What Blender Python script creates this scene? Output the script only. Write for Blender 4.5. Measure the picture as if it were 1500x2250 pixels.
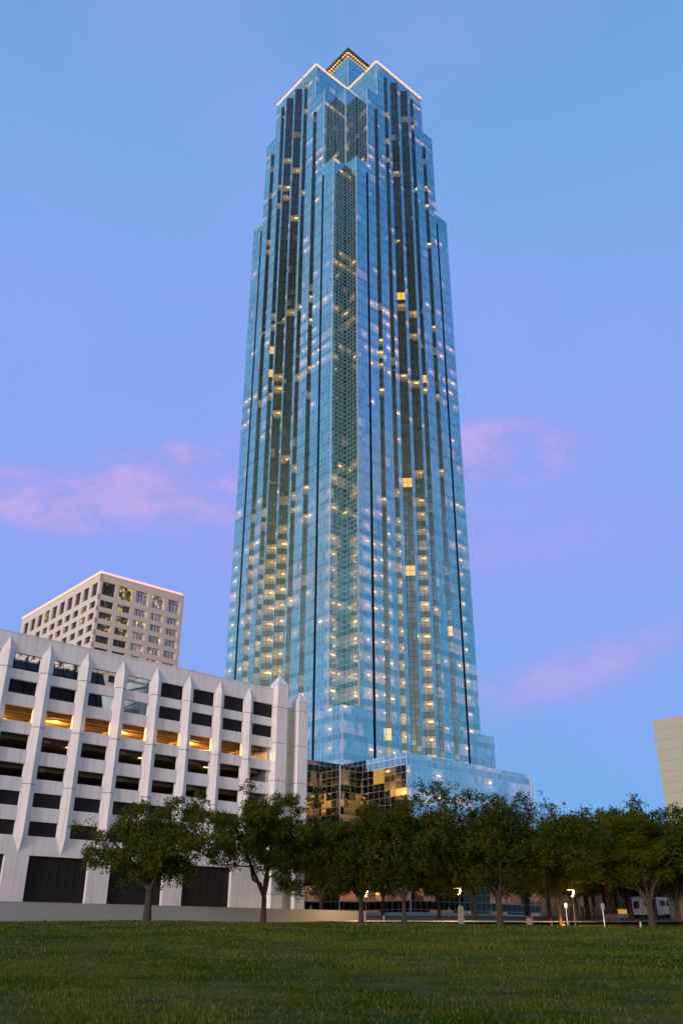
import bpy, math, random
import numpy as np
from mathutils import Vector, Matrix
R = math.radians
S = bpy.context.scene
for o in list(bpy.data.objects): bpy.data.objects.remove(o)
COL = S.collection

# ------------------------------------------------------------------ camera
F, TH, RO, YW = 1885.4, 0.458379, 0.003865, 0.845042
fw = Vector((0, math.cos(TH), math.sin(TH))); rt = Vector((1, 0, 0)); up = rt.cross(fw)
c_, s_ = math.cos(RO), math.sin(RO)
r2 = c_*rt + s_*up; u2 = -s_*rt + c_*up
cam = bpy.data.cameras.new('camera'); co = bpy.data.objects.new('camera', cam); COL.objects.link(co)
cam.sensor_fit = 'VERTICAL'; cam.sensor_height = 36; cam.sensor_width = 24
cam.lens = F/2250*36; cam.clip_start = .1; cam.clip_end = 6000
m = Matrix.Identity(4)
for i in range(3):
    m[i][0] = r2[i]; m[i][1] = u2[i]; m[i][2] = -fw[i]
co.matrix_world = m
S.camera = co
S.render.resolution_x = 682; S.render.resolution_y = 1024
dR = Vector((math.sin(YW), math.cos(YW), 0)); dL = Vector((-math.cos(YW), math.sin(YW), 0))
GRID = math.atan2(dR.y, dR.x)
SUN_AZ, SUN_EL = 213, 9        # clockwise from +Y (behind the camera, left)

# ------------------------------------------------------------------ node helper
class NT:
    def __init__(s, nt): s.nt = nt; s.nt.nodes.clear()
    def n(s, t, **k):
        x = s.nt.nodes.new(t)
        ins = k.pop('ins', {})
        for a, b in k.items(): setattr(x, a, b)
        for a, b in ins.items(): s.set(x, a, b)
        return x
    def set(s, x, a, b):
        sock = x.inputs[a]
        if isinstance(b, bpy.types.NodeSocket): s.nt.links.new(b, sock)
        elif isinstance(b, bpy.types.Node): s.nt.links.new(b.outputs[0], sock)
        else:
            if isinstance(b, tuple) and len(b) == 3 and sock.type == 'RGBA': b = (*b, 1)
            sock.default_value = b
    def m(s, op, a, b=0.0, c=0.0, clamp=False):
        x = s.n('ShaderNodeMath', operation=op, use_clamp=clamp)
        s.set(x, 0, a); s.set(x, 1, b)
        if len(x.inputs) > 2: s.set(x, 2, c)
        return x.outputs[0]
    def mix(s, f, a, b, mode='MIX'):
        x = s.n('ShaderNodeMix', data_type='RGBA', blend_type=mode)
        s.set(x, 0, f); s.set(x, 6, a); s.set(x, 7, b)
        return x.outputs[2]
    def mr(s, v, a, b, c=0.0, d=1.0, smooth=True):
        x = s.n('ShaderNodeMapRange', interpolation_type='SMOOTHSTEP' if smooth else 'LINEAR')
        s.set(x, 0, v); s.set(x, 1, a); s.set(x, 2, b); s.set(x, 3, c); s.set(x, 4, d)
        return x.outputs[0]
    def ramp(s, v, pts):
        x = s.n('ShaderNodeValToRGB'); s.set(x, 0, v)
        e = x.color_ramp.elements
        while len(e) < len(pts): e.new(.5)
        for i, (p, c) in enumerate(pts):
            e[i].position = p; e[i].color = (*c, 1) if len(c) == 3 else c
        return x.outputs[0]
    def noise(s, vec, scale, detail=3, rough=.5, dim='3D'):
        x = s.n('ShaderNodeTexNoise', noise_dimensions=dim)
        s.set(x, 'Vector', vec); s.set(x, 'Scale', scale); s.set(x, 'Detail', detail); s.set(x, 'Roughness', rough)
        return x.outputs[0]
    def white(s, x_, y_, z_=0.0):
        c = s.n('ShaderNodeCombineXYZ'); s.set(c, 0, x_); s.set(c, 1, y_); s.set(c, 2, z_)
        w = s.n('ShaderNodeTexWhiteNoise', noise_dimensions='3D'); s.set(w, 'Vector', c.outputs[0])
        return w
    def vmul(s, v, k):
        x = s.n('ShaderNodeVectorMath', operation='MULTIPLY'); s.set(x, 0, v); s.set(x, 1, k); return x.outputs[0]

# ------------------------------------------------------------------ sky
W = bpy.data.worlds.new('World'); S.world = W; W.use_nodes = True
t = NT(W.node_tree)
tc = t.n('ShaderNodeTexCoord'); sep = t.n('ShaderNodeSeparateXYZ', ins={0: tc.outputs['Generated']})
X, Y, Z = sep.outputs
el = t.m('MULTIPLY', t.m('ARCSINE', Z), 180/math.pi)
base = t.ramp(t.m('DIVIDE', el, 90.0, clamp=True), [
    (0.0, (.13, .30, .56)), (.06, (.15, .42, .80)), (.13, (.205, .395, .84)), (.25, (.265, .375, .89)),
    (.40, (.235, .385, .87)), (.53, (.175, .395, .77)), (1.0, (.08, .22, .50))])
hl = t.m('SQRT', t.m('ADD', t.m('MULTIPLY', X, X), t.m('MULTIPLY', Y, Y)))
hx = t.m('DIVIDE', X, hl); hy = t.m('DIVIDE', Y, hl)
# side skies: darker, bluer to the right; the left a little dimmer
rightf = t.mr(hx, .55, .98); leftf = t.mr(hx, -.55, -.98)
lowf = t.mr(el, 42, 14)
base = t.mix(rightf, base, t.mix(lowf, (.085, .27, .64), (.17, .38, .66)))
base = t.mix(leftf, base, t.mix(lowf, (.20, .40, .70), (.29, .47, .66)))
# drifting clouds over the side skies, which the facades mirror
cs = t.noise(t.vmul(tc.outputs['Generated'], (1, 1, 1.7)), 4.2, 7, .6)
base = t.mix(t.m('MULTIPLY', t.m('MULTIPLY', t.m('MAXIMUM', leftf, rightf), t.mr(cs, .50, .66)), t.mr(el, 50, 28, 0, .75)), base, (.50, .47, .66))
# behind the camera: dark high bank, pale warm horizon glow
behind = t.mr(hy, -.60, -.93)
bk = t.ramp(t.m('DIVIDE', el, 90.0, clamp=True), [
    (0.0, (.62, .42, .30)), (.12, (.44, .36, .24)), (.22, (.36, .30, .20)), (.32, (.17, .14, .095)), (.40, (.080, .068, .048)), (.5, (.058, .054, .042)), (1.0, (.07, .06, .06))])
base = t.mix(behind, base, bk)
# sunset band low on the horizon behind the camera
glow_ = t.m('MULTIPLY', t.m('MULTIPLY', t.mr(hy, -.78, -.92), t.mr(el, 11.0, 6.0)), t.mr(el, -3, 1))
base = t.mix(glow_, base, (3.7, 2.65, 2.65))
# mottled purple
nz = t.noise(t.vmul(tc.outputs['Generated'], (1, 1, 1.6)), 2.6, 3, .5)
base = t.mix(t.mr(nz, .42, .66, 0, .40), base, (.30, .365, .93))
# thin pink clouds
cn = t.noise(t.vmul(tc.outputs['Generated'], (1, 1, 2.2)), 9.0, 8, .66)
def band(az, daz, e, de, tilt=0.0):
    a = t.m('MULTIPLY', t.m('ARCTAN2', X, Y), 180/math.pi)
    da = t.m('SUBTRACT', a, az)
    ee = t.m('SUBTRACT', t.m('SUBTRACT', el, e), t.m('MULTIPLY', da, tilt))
    q = t.m('ADD', t.m('POWER', t.m('ABSOLUTE', t.m('DIVIDE', da, daz)), 2.0), t.m('POWER', t.m('ABSOLUTE', t.m('DIVIDE', ee, de)), 2.0))
    return t.m('SUBTRACT', 1.0, q, clamp=True)
mk = t.m('MAXIMUM', t.m('MAXIMUM', band(-12, 10, 27.6, 3.8, .10), band(-20, 8, 25.6, 2.6, .05)), t.m('MAXIMUM', band(11.8, 7.0, 29.6, 2.8, -.03), t.m('MAXIMUM', t.m('MULTIPLY', band(15.5, 10.5, 15.3, 2.2, .25), .48), t.m('MULTIPLY', band(4, 20, 24.5, 3.5), .35))))
mk = t.m('POWER', mk, .7)
cl = t.m('MULTIPLY', t.mr(cn, .30, .56), mk, clamp=True)
base = t.mix(t.m('MULTIPLY', cl, .85), base, (.36, .345, .84))
cl2 = t.m('MULTIPLY', t.mr(cn, .42, .66), t.mr(mk, .25, .9), clamp=True)
base = t.mix(t.m('MULTIPLY', cl2, .9), base, (.55, .42, .82))
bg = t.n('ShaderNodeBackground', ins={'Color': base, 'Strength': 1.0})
sk = t.n('ShaderNodeTexSky', sky_type='NISHITA', sun_disc=False)
sk.sun_elevation = R(SUN_EL); sk.sun_rotation = R(SUN_AZ)
bg2 = t.n('ShaderNodeBackground', ins={'Color': sk.outputs[0], 'Strength': .004})
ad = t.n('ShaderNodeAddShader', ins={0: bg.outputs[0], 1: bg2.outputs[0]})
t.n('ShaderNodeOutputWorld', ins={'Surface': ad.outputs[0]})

sl = bpy.data.lights.new('sun', 'SUN'); sl.energy = 2.1; sl.angle = R(10); sl.color = (1.0, .79, .79)
so = bpy.data.objects.new('sun', sl); COL.objects.link(so)
sd = Vector((math.sin(R(SUN_AZ))*math.cos(R(SUN_EL)), math.cos(R(SUN_AZ))*math.cos(R(SUN_EL)), math.sin(R(SUN_EL))))
so.rotation_euler = (-sd).to_track_quat('-Z', 'Y').to_euler(); so.location = sd*300

S.view_settings.view_transform = 'Standard'; S.view_settings.look = 'None'
S.view_settings.exposure = 0.0; S.view_settings.gamma = 1.0

# ------------------------------------------------------------------ geometry helpers
class MB:
    """collects faces (with uv) and links them as one mesh"""
    def __init__(s): s.v = []; s.f = []; s.uv = []; s.mi = []; s.smooth = False
    def face(s, pts, uv=None, mi=0):
        i = len(s.v); s.v += [tuple(p) for p in pts]; s.f.append(tuple(range(i, i+len(pts))))
        s.uv += uv if uv else [(p[0]+p[1], p[2]) for p in pts]; s.mi.append(mi)
    def wall(s, a, b, z0, z1, u0=None, du=0, mi=0):
        L = math.hypot(b[0]-a[0], b[1]-a[1])
        if u0 is None: u0 = (a[0]+a[1]); u1 = u0+L if (b[0]+b[1]) > u0 else u0-L
        else: u1 = u0+L
        u0 += du; u1 += du
        s.face([(*a, z0), (*b, z0), (*b, z1), (*a, z1)], [(u0, z0), (u1, z0), (u1, z1), (u0, z1)], mi)
    def box(s, x0, x1, y0, y1, z0, z1, mi=0):
        p = [(x0,y0,z0),(x1,y0,z0),(x1,y1,z0),(x0,y1,z0),(x0,y0,z1),(x1,y0,z1),(x1,y1,z1),(x0,y1,z1)]
        for q in ((0,3,2,1),(4,5,6,7),(0,1,5,4),(1,2,6,5),(2,3,7,6),(3,0,4,7)): s.face([p[i] for i in q], None, mi)
    def obox(s, c, ax, ay, az, hx, hy, hz, mi=0):
        c = Vector(c); ax = Vector(ax)*hx; ay = Vector(ay)*hy; az = Vector(az)*hz
        p = [c-ax-ay-az, c+ax-ay-az, c+ax+ay-az, c-ax+ay-az, c-ax-ay+az, c+ax-ay+az, c+ax+ay+az, c-ax+ay+az]
        for q in ((0,3,2,1),(4,5,6,7),(0,1,5,4),(1,2,6,5),(2,3,7,6),(3,0,4,7)): s.face([p[i] for i in q], None, mi)
    def bar(s, a, b, w, h=None, mi=0):
        a = Vector(a); b = Vector(b); d = (b-a); L = d.length; d.normalize()
        o = Vector((0,0,1)) if abs(d.z) < .95 else Vector((1,0,0))
        x = d.cross(o).normalized(); y = x.cross(d)
        s.obox((a+b)/2, x, d, y, w/2, L/2, (h or w)/2, mi)
    def tube(s, pts, rad, n=8, mi=0, cap=True):
        pts = [Vector(p) for p in pts]; rings = []
        for i, p in enumerate(pts):
            d = (pts[min(i+1, len(pts)-1)] - pts[max(i-1, 0)]).normalized()
            o = Vector((0,0,1)) if abs(d.z) < .9 else Vector((1,0,0))
            x = d.cross(o).normalized(); y = x.cross(d)
            r = rad[i] if isinstance(rad, (list, tuple)) else rad
            k = len(s.v)
            for j in range(n):
                a = 2*math.pi*j/n; s.v.append(tuple(p + x*(r*math.cos(a)) + y*(r*math.sin(a))))
            rings.append(k)
        for i in range(len(rings)-1):
            for j in range(n):
                a, b = rings[i], rings[i+1]; j2 = (j+1) % n
                s.f.append((a+j, a+j2, b+j2, b+j)); s.uv += [(0,0)]*4; s.mi.append(mi)
        if cap:
            for k in (rings[0], rings[-1]):
                s.f.append(tuple(range(k, k+n))); s.uv += [(0,0)]*n; s.mi.append(mi)
    def lathe(s, prof, c=(0,0,0), n=20, mi=0):
        k0 = len(s.v)
        for r, z in prof:
            for j in range(n):
                a = 2*math.pi*j/n; s.v.append((c[0]+r*math.cos(a), c[1]+r*math.sin(a), c[2]+z))
        for i in range(len(prof)-1):
            for j in range(n):
                j2 = (j+1) % n
                s.f.append((k0+i*n+j, k0+i*n+j2, k0+(i+1)*n+j2, k0+(i+1)*n+j)); s.uv += [(0,0)]*4; s.mi.append(mi)
    def ball(s, c, r, n=8, k=5, sz=1.0, mi=0):
        s.lathe([(max(1e-4, r*math.sin(math.pi*i/k)), -r*sz*math.cos(math.pi*i/k)) for i in range(k+1)], c, n, mi)
    def build(s, name, mats, parent=None, loc=None, smooth=False, bevel=0):
        me = bpy.data.meshes.new(name); me.from_pydata(s.v, [], s.f)
        ul = me.uv_layers.new(name='uv')
        ul.data.foreach_set('uv', np.array(s.uv, dtype=np.float32).ravel())
        if not isinstance(mats, (list, tuple)): mats = [mats]
        for mm in mats: me.materials.append(mm)
        if len(mats) > 1: me.polygons.foreach_set('material_index', s.mi)
        if smooth: me.polygons.foreach_set('use_smooth', [True]*len(s.f))
        me.update()
        o = bpy.data.objects.new(name, me); COL.objects.link(o)
        if parent: o.parent = parent
        if loc: o.location = loc
        if bevel:
            b = o.modifiers.new('bevel', 'BEVEL'); b.width = bevel; b.segments = 2; b.limit_method = 'ANGLE'
        return o
def tag(o, label=None, cat=None, group=None, kind=None):
    if label: o['label'] = label
    if cat: o['category'] = cat
    if group: o['group'] = group
    if kind: o['kind'] = kind
    return o
def thing(name, label, cat, loc=(0,0,0), rz=0, group=None):
    o = bpy.data.objects.new(name, None); COL.objects.link(o); o.location = loc; o.rotation_euler = (0,0,rz)
    o.empty_display_size = .5
    return tag(o, label, cat, group)
def dup(root, loc, rz, label, group=None, scale=None):
    r = root.copy(); COL.objects.link(r); r.location = loc; r.rotation_euler = (0,0,rz)
    if scale: r.scale = scale
    r['label'] = label
    if group: r['group'] = group
    for ch in list(root.children):
        c = ch.copy(); COL.objects.link(c); c.parent = r
        for g in list(ch.children):
            d = g.copy(); COL.objects.link(d); d.parent = c
    return r

# ground height profile, and a point at photo column px, distance d
GP = [(-60, -1.6), (14, -1.6), (28, -1.3), (80, .78), (97, 1.10), (112, 1.62), (135, 2.4), (165, 3.1), (400, 4.4), (3000, 8)]
def gh(y):
    for (a, ha), (b, hb) in zip(GP, GP[1:]):
        if y <= b: return ha + (hb-ha)*max(0, (y-a))/(b-a)
    return GP[-1][1]
def und(x, y):
    w = max(0, min(1, (y-14)/10))*max(0, min(1, (112-y)/15))
    return w*(.05*math.sin(x*.21+y*.13)+.03*math.sin(x*.47-y*.31+1) - .0075*max(-45, min(45, x))*(y/90))
def ray(px, py): return fw*F + r2*(px-750) - u2*(py-1125)
def at(px, d, py=2030):
    q = ray(px, py); h = math.hypot(q.x, q.y)
    x, y = q.x/h*d, q.y/h*d
    return Vector((x, y, gh(y)+und(x, y)))
def azpos(px, py, d):       # true 3D point on a ray at horizontal distance d
    q = ray(px, py); h = math.hypot(q.x, q.y); return q*(d/h)

# ------------------------------------------------------------------ materials
def simple(name, col, rough=.6, metal=0.0, noise=.15, scale=3.0, emit=None, es=0, bump=0.0, streak=False):
    M = bpy.data.materials.new(name); M.use_nodes = True; t = NT(M.node_tree)
    tc = t.n('ShaderNodeTexCoord')
    v = tc.outputs['Object']
    n1 = t.noise(v, scale, 5, .6)
    c = t.mix(1.0, col, t.mix(n1, (1-noise,)*3, (1+noise,)*3), 'MULTIPLY')
    if streak:
        n2 = t.noise(t.vmul(v, (1.6, 1.6, .12)), 1.3, 5, .65)
        c = t.mix(t.mr(n2, .42, .72, 0, .5), c, tuple(x*.60 for x in col))
        n4 = t.noise(t.vmul(v, (5, 5, .25)), 1.6, 4, .7); c = t.mix(t.mr(n4, .52, .74, 0, .3), c, tuple(x*.66 for x in col))
        n3 = t.noise(v, 30, 3, .7)
        c = t.mix(t.mr(n3, .55, .75, 0, .25), c, tuple(x*.75 for x in col))
    b = t.n('ShaderNodeBsdfPrincipled', ins={'Base Color': c, 'Roughness': rough, 'Metallic': metal})
    if emit: t.set(b, 'Emission Color', emit); t.set(b, 'Emission Strength', es)
    if bump:
        bp = t.n('ShaderNodeBump', ins={'Strength': bump, 'Distance': .02, 'Height': t.noise(v, 25, 4)})
        t.set(b, 'Normal', bp.outputs[0])
    t.n('ShaderNodeOutputMaterial', ins={'Surface': b.outputs[0]})
    return M
def emitter(name, col, s):
    M = bpy.data.materials.new(name); M.use_nodes = True; t = NT(M.node_tree)
    e = t.n('ShaderNodeEmission', ins={'Color': col, 'Strength': s})
    t.n('ShaderNodeOutputMaterial', ins={'Surface': e.outputs[0]}); return M

def glass(name, mod, row, tint, mull=(.38,.60,.66), mw=.075, seed=0.0, dens=1.0, rows_per_floor=3, spot=1.0, hmw=None, warm=0.0, spc=(1.0,.47,.10), glc=(1.0,.50,.32), fthr=.9965, glw=.045, fstr=.55):
    M = bpy.data.materials.new(name); M.use_nodes = True; t = NT(M.node_tree)
    uv = t.n('ShaderNodeUVMap', uv_map='uv'); sp = t.n('ShaderNodeSeparateXYZ', ins={0: uv.outputs[0]})
    u, v = sp.outputs[0], sp.outputs[1]
    x = t.m('DIVIDE', u, mod); y = t.m('DIVIDE', v, row)
    cx, cy = t.m('FLOOR', x), t.m('FLOOR', y)
    fx, fy = t.m('FRACT', x), t.m('FRACT', y)
    fh = row*rows_per_floor
    yf = t.m('DIVIDE', v, fh); fid = t.m('FLOOR', yf); ff = t.m('FRACT', yf)
    mx = t.m('LESS_THAN', fx, mw/mod); my = t.m('LESS_THAN', fy, (hmw or mw)/row)
    mm = t.m('MAXIMUM', mx, my)
    pane = t.white(cx, cy, seed)
    pv = pane.outputs['Value']
    spand = t.m('LESS_THAN', ff, 1/rows_per_floor)
    # per pane tilt
    geo = t.n('ShaderNodeNewGeometry')
    off = t.n('ShaderNodeVectorMath', operation='SUBTRACT', ins={0: pane.outputs['Color'], 1: (.5,.5,.5)})
    of2 = t.n('ShaderNodeVectorMath', operation='SCALE', ins={0: off.outputs[0], 'Scale': .022})
    nn = t.n('ShaderNodeVectorMath', operation='ADD', ins={0: geo.outputs['Normal'], 1: of2.outputs[0]})
    nrm = t.n('ShaderNodeVectorMath', operation='NORMALIZE', ins={0: nn.outputs[0]})
    blot = t.noise(uv.outputs[0], .06, 3)
    k = t.m('MULTIPLY', t.m('MULTIPLY_ADD', pv, .26, .84), t.m('MULTIPLY_ADD', blot, .55, .70))
    k = t.m('MULTIPLY', k, t.m('MULTIPLY_ADD', spand, -.13, 1.0))
    kc = t.n('ShaderNodeCombineXYZ', ins={0: k, 1: k, 2: k})
    col = t.mix(1.0, tint, kc.outputs[0], 'MULTIPLY')
    col = t.mix(mm, col, mull)
    # rooms lit behind the glass
    rw = 2*mod; room = t.m('FLOOR', t.m('DIVIDE', u, rw)); rf = t.m('FRACT', t.m('DIVIDE', u, rw))
    w1 = t.white(room, fid, 11.0+seed); w2 = t.white(room, fid, 37.0+seed); w3 = t.white(0.0, fid, 5.0+seed)
    dz = t.ramp(t.m('DIVIDE', v, 280.0, clamp=True), [(0, (.45,)*3), (.10, (.42,)*3), (.33, (.16,)*3), (.39, (.06,)*3), (.47, (.10,)*3), (.50, (.26,)*3),
        (.56, (.24,)*3), (.61, (.04,)*3), (.75, (.17,)*3), (.80, (.10,)*3), (1, (.09,)*3)])
    clus = t.mr(t.noise(t.n('ShaderNodeCombineXYZ', ins={0: t.m('MULTIPLY', u, .11), 1: t.m('MULTIPLY', v, .045), 2: 2.0+seed}).outputs[0], 1.0, 2), .38, .62, .15, 1.5)
    dz = t.m('MULTIPLY', dz, clus)
    p = t.m('MULTIPLY', dz, t.m('MULTIPLY_ADD', t.m('POWER', w3.outputs['Value'], 3.0), 3.4*dens, .04))
    w5 = t.white(room, 2.0, 91.0+seed); w5s = t.n('ShaderNodeSeparateColor', ins={0: w5.outputs['Color']})
    lowz = t.mr(v, 100, 78)
    pl_ = t.m('MULTIPLY', t.mr(w5.outputs['Value'], .60, .64), .70*dens)
    pl_ = t.m('ADD', pl_, .06)
    p = t.m('ADD', t.m('MULTIPLY', p, t.m('SUBTRACT', 1.0, lowz)), t.m('MULTIPLY', pl_, lowz))
    lit = t.m('LESS_THAN', w1.outputs['Value'], t.m('MULTIPLY', p, 1.45))
    vis = t.mr(ff, 1/rows_per_floor+.02, 1/rows_per_floor+.03)
    w2s = t.n('ShaderNodeSeparateColor', ins={0: w2.outputs['Color']})
    dx = t.m('DIVIDE', t.m('SUBTRACT', rf, t.m('MULTIPLY_ADD', w5s.outputs[0], .5, .25)), t.m('MULTIPLY_ADD', w2s.outputs[1], .14, .11))
    dy = t.m('DIVIDE', t.m('SUBTRACT', ff, t.m('MULTIPLY_ADD', w5s.outputs[1], .2, .66)), .045)
    q = t.m('ADD', t.m('MULTIPLY', dx, dx), t.m('MULTIPLY', dy, dy))
    spt = t.m('MULTIPLY', t.m('MULTIPLY', t.mr(q, 2.6, .3), lit), t.m('MULTIPLY_ADD', t.m('POWER', w2s.outputs[2], 2.0), 2.8*spot, .5*spot))
    halo = t.m('MULTIPLY', t.mr(q, 60.0, 0.0), t.m('MULTIPLY', lit, .17*spot))
    spt = t.m('ADD', spt, halo)
    bandn = t.noise(t.n('ShaderNodeCombineXYZ', ins={0: t.m('MULTIPLY', u, .09), 1: t.m('MULTIPLY', fid, 7.31), 2: seed}).outputs[0], 1.0, 2)
    thr = t.m('MULTIPLY_ADD', dz, -.30, .645)
    bnd = t.mr(t.m('SUBTRACT', bandn, thr), 0.0, .03)
    room_n = t.m('MULTIPLY_ADD', t.noise(t.n('ShaderNodeCombineXYZ', ins={0: t.m('MULTIPLY', u, 1.0), 1: t.m('MULTIPLY', v, .9), 2: seed}).outputs[0], 1.2, 3), 1.3, .05)
    glow = t.m('MULTIPLY', t.m('MULTIPLY', t.m('ADD', t.m('MULTIPLY', lit, glw), t.m('MULTIPLY', bnd, .20)), vis), room_n)
    w4 = t.white(room, fid, 71.0+seed)
    full = t.m('MULTIPLY', t.m('MULTIPLY', t.m('GREATER_THAN', w4.outputs['Value'], fthr), vis), fstr)
    notm = t.m('SUBTRACT', 1.0, t.m('MULTIPLY', mm, .75))
    def sc(c, f): return t.vmul(t.n('ShaderNodeCombineXYZ', ins={0: f, 1: f, 2: f}).outputs[0], c)
    e = t.n('ShaderNodeVectorMath', operation='ADD', ins={0: sc(spc, spt), 1: sc(glc, glow)})
    e = t.n('ShaderNodeVectorMath', operation='ADD', ins={0: e.outputs[0], 1: sc((1.0, .52, .08), full)})
    if warm:   # big lit hall and restaurant windows behind dark glass
        wn = t.noise(t.n('ShaderNodeCombineXYZ', ins={0: t.m('MULTIPLY', cx, .27), 1: t.m('MULTIPLY', cy, .55), 2: 4.0}).outputs[0], 1.0, 4)
        wn2 = t.noise(t.n('ShaderNodeCombineXYZ', ins={0: t.m('MULTIPLY', u, .7), 1: t.m('MULTIPLY', v, 1.6), 2: 8.0}).outputs[0], 1.0, 4)
        hz_ = t.ramp(t.m('DIVIDE', v, 40.0), [(0, (0,)*3), (.22, (0,)*3), (.34, (.6,)*3), (.42, (.6,)*3), (.50, (.04,)*3), (.61, (1.3,)*3), (.68, (.03,)*3), (1, (0,)*3)])
        wg = t.m('MULTIPLY', t.m('MULTIPLY_ADD', pv, .9, .35), hz_)
        wg = t.m('MULTIPLY', t.m('ADD', t.m('MULTIPLY', t.mr(wn, .48, .68), 1.0), t.m('MULTIPLY', t.mr(wn2, .60, .74), .9)), wg)
        blk = t.white(t.m('FLOOR', t.m('DIVIDE', u, 3.0)), t.m('FLOOR', t.m('DIVIDE', v, row*2)), 55.0)
        bk_ = t.m('MULTIPLY', t.m('GREATER_THAN', blk.outputs['Value'], .80), t.m('MULTIPLY', t.mr(v, 5.4, 5.5), t.mr(v, 8.3, 8.2)))
        wg = t.m('ADD', wg, t.m('MULTIPLY', bk_, t.m('MULTIPLY_ADD', t.mr(ff, 0.0, 1.0), .14, .06)))
        orc = t.mix(t.mr(v, 11, 20), (1.0, .13, .03), (1.0, .50, .10))
        gg = t.n('ShaderNodeVectorMath', operation='SCALE', ins={0: orc, 'Scale': t.m('MULTIPLY', wg, .45*warm)})
        e = t.n('ShaderNodeVectorMath', operation='ADD', ins={0: e.outputs[0], 1: gg.outputs[0]})
    e = t.n('ShaderNodeVectorMath', operation='SCALE', ins={0: e.outputs[0], 'Scale': notm})
    b = t.n('ShaderNodeBsdfPrincipled', ins={'Base Color': col, 'Metallic': t.m('MULTIPLY_ADD', mm, -.55, 1.0), 'Roughness': t.m('MULTIPLY_ADD', mm, .35, .03), 'Normal': nrm.outputs[0]})
    t.set(b, 'Emission Color', e.outputs[0]); t.set(b, 'Emission Strength', 1.0)
    t.n('ShaderNodeOutputMaterial', ins={'Surface': b.outputs[0]})
    return M

TINT = (.43, .71, .73)
g_shaft = glass('shaft_glass', 1.1875, 1.343, TINT, seed=0.0, mw=.09)
g_bay = glass('bay_glass', 1.11, 1.343, (.36, .56, .60), mull=(.05,.07,.06), seed=3.0, mw=.10, dens=1.15, spc=(1.0,.52,.10), glc=(1.0,.68,.38), spot=1.2, fthr=.9875, glw=.15, fstr=1.0)
g_pod = glass('podium_glass', 1.50, 1.37, (.46, .73, .76), mull=(.58,.80,.78), seed=7.0, mw=.15, dens=.18)
g_low = glass('dark_podium_glass', 1.50, 1.37, (.045, .045, .032), mull=(.24,.31,.28), seed=9.0, mw=.12, dens=.15, warm=2.5)
M_slot = simple('slot_metal', (.012,.013,.010), .5)
M_trim = simple('corner_metal', (.55,.58,.60), .6, 0.0)
M_roof = simple('roof_gravel', (.16,.17,.17), .9)
M_dark = simple('fascia_metal', (.05,.052,.045), .45)
M_conc = simple('precast_concrete', (.80,.81,.75), .85, noise=.10, scale=.8, streak=True, bump=.15)
M_conc2 = simple('smooth_concrete', (.50,.56,.50), .85, noise=.14, scale=1.2, streak=True, bump=.15)
M_joint = simple('dark_joint', (.14,.14,.13), .9)  # even dark tone for panel joints and the backing behind the tan panels
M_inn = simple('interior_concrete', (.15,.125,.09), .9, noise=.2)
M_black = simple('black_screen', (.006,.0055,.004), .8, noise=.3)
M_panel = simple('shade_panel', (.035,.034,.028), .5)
M_steel = simple('galvanised_steel', (.45,.5,.52), .4, .6)
M_bulb = emitter('bulb_light', (1.0, .42, .12), 2.6)
M_bulb2 = emitter('roof_bulb_light', (1.0, .46, .26), 2.0)
M_tube = emitter('tube_light', (1.0, .62, .22), 6.0)

# ------------------------------------------------------------------ TOWER
C0 = Vector((.40395, 179.19954, 0))
MOD = 4.75; WT = 49.3; HB, H1, H2, H3 = 43.5, 208.4, 242.9, 259.1
tower = thing('glass_skyscraper', 'very tall blue mirror glass skyscraper with stepped corners and light strings along its roof', 'skyscraper', C0, GRID)
def sq(cn):      # closed plan polygon, corner steps cn = list from (0,a) side to (b,0) side, repeated 4x
    out = []
    for k in range(4):
        for (s, q) in cn:
            x, y = s - WT/2, q - WT/2
            for _ in range(k): x, y = -y, x
            out.append((x+WT/2, y+WT/2))
    return out
def prism(mb, poly, z0, z1, slots=False, cap_mb=None):
    n = len(poly)
    for i in range(n):
        a, b = poly[i], poly[(i+1) % n]
        if slots and math.hypot(b[0]-a[0], b[1]-a[1]) > 30:
            d = Vector((b[0]-a[0], b[1]-a[1], 0)); L = d.length; d.normalize(); inw = Vector((-d.y, d.x, 0))
            off = (WT-L)/2
            cuts = [0] + [q-off for q in SL] + [L]
            for j in range(0, len(cuts), 2):
                A = Vector((*a, 0))+d*cuts[j]; B = Vector((*a, 0))+d*cuts[j+1]
                mb.wall((A.x, A.y), (B.x, B.y), z0, ZS, u0=off+cuts[j], du=200*(i % 7))
            mb.wall(a, b, ZS, z1, u0=off, du=200*(i % 7))
        else:
            mb.wall(a, b, z0, z1, u0=(WT-math.hypot(b[0]-a[0], b[1]-a[1]))/2 if math.hypot(b[0]-a[0], b[1]-a[1]) > 12 else 0.0, du=200*(i % 7)+37.0*MOD)
    if cap_mb:
        cp = MB(); cp.face([(x, y, z1) for x, y in poly]); cp.build('roof_terrace', M_roof, tower)
SL = [8.8, 9.55, 39.45, 40.2]; ZS = 204.8
base_poly = sq([(0, 0)]); 
P1 = sq([(0, MOD), (MOD, MOD), (MOD, 0)])
P2 = sq([(0, 2*MOD), (MOD, 2*MOD), (MOD, MOD), (2*MOD, MOD), (2*MOD, 0)])
P3 = sq([(0, 14.1), (14.1, 14.1), (14.1, 0)])
caps = MB()
def slots_holes(mb, poly, z0, z1): pass
mb = MB(); prism(mb, base_poly, 2.0, HB, slots=False, cap_mb=caps)
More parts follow.
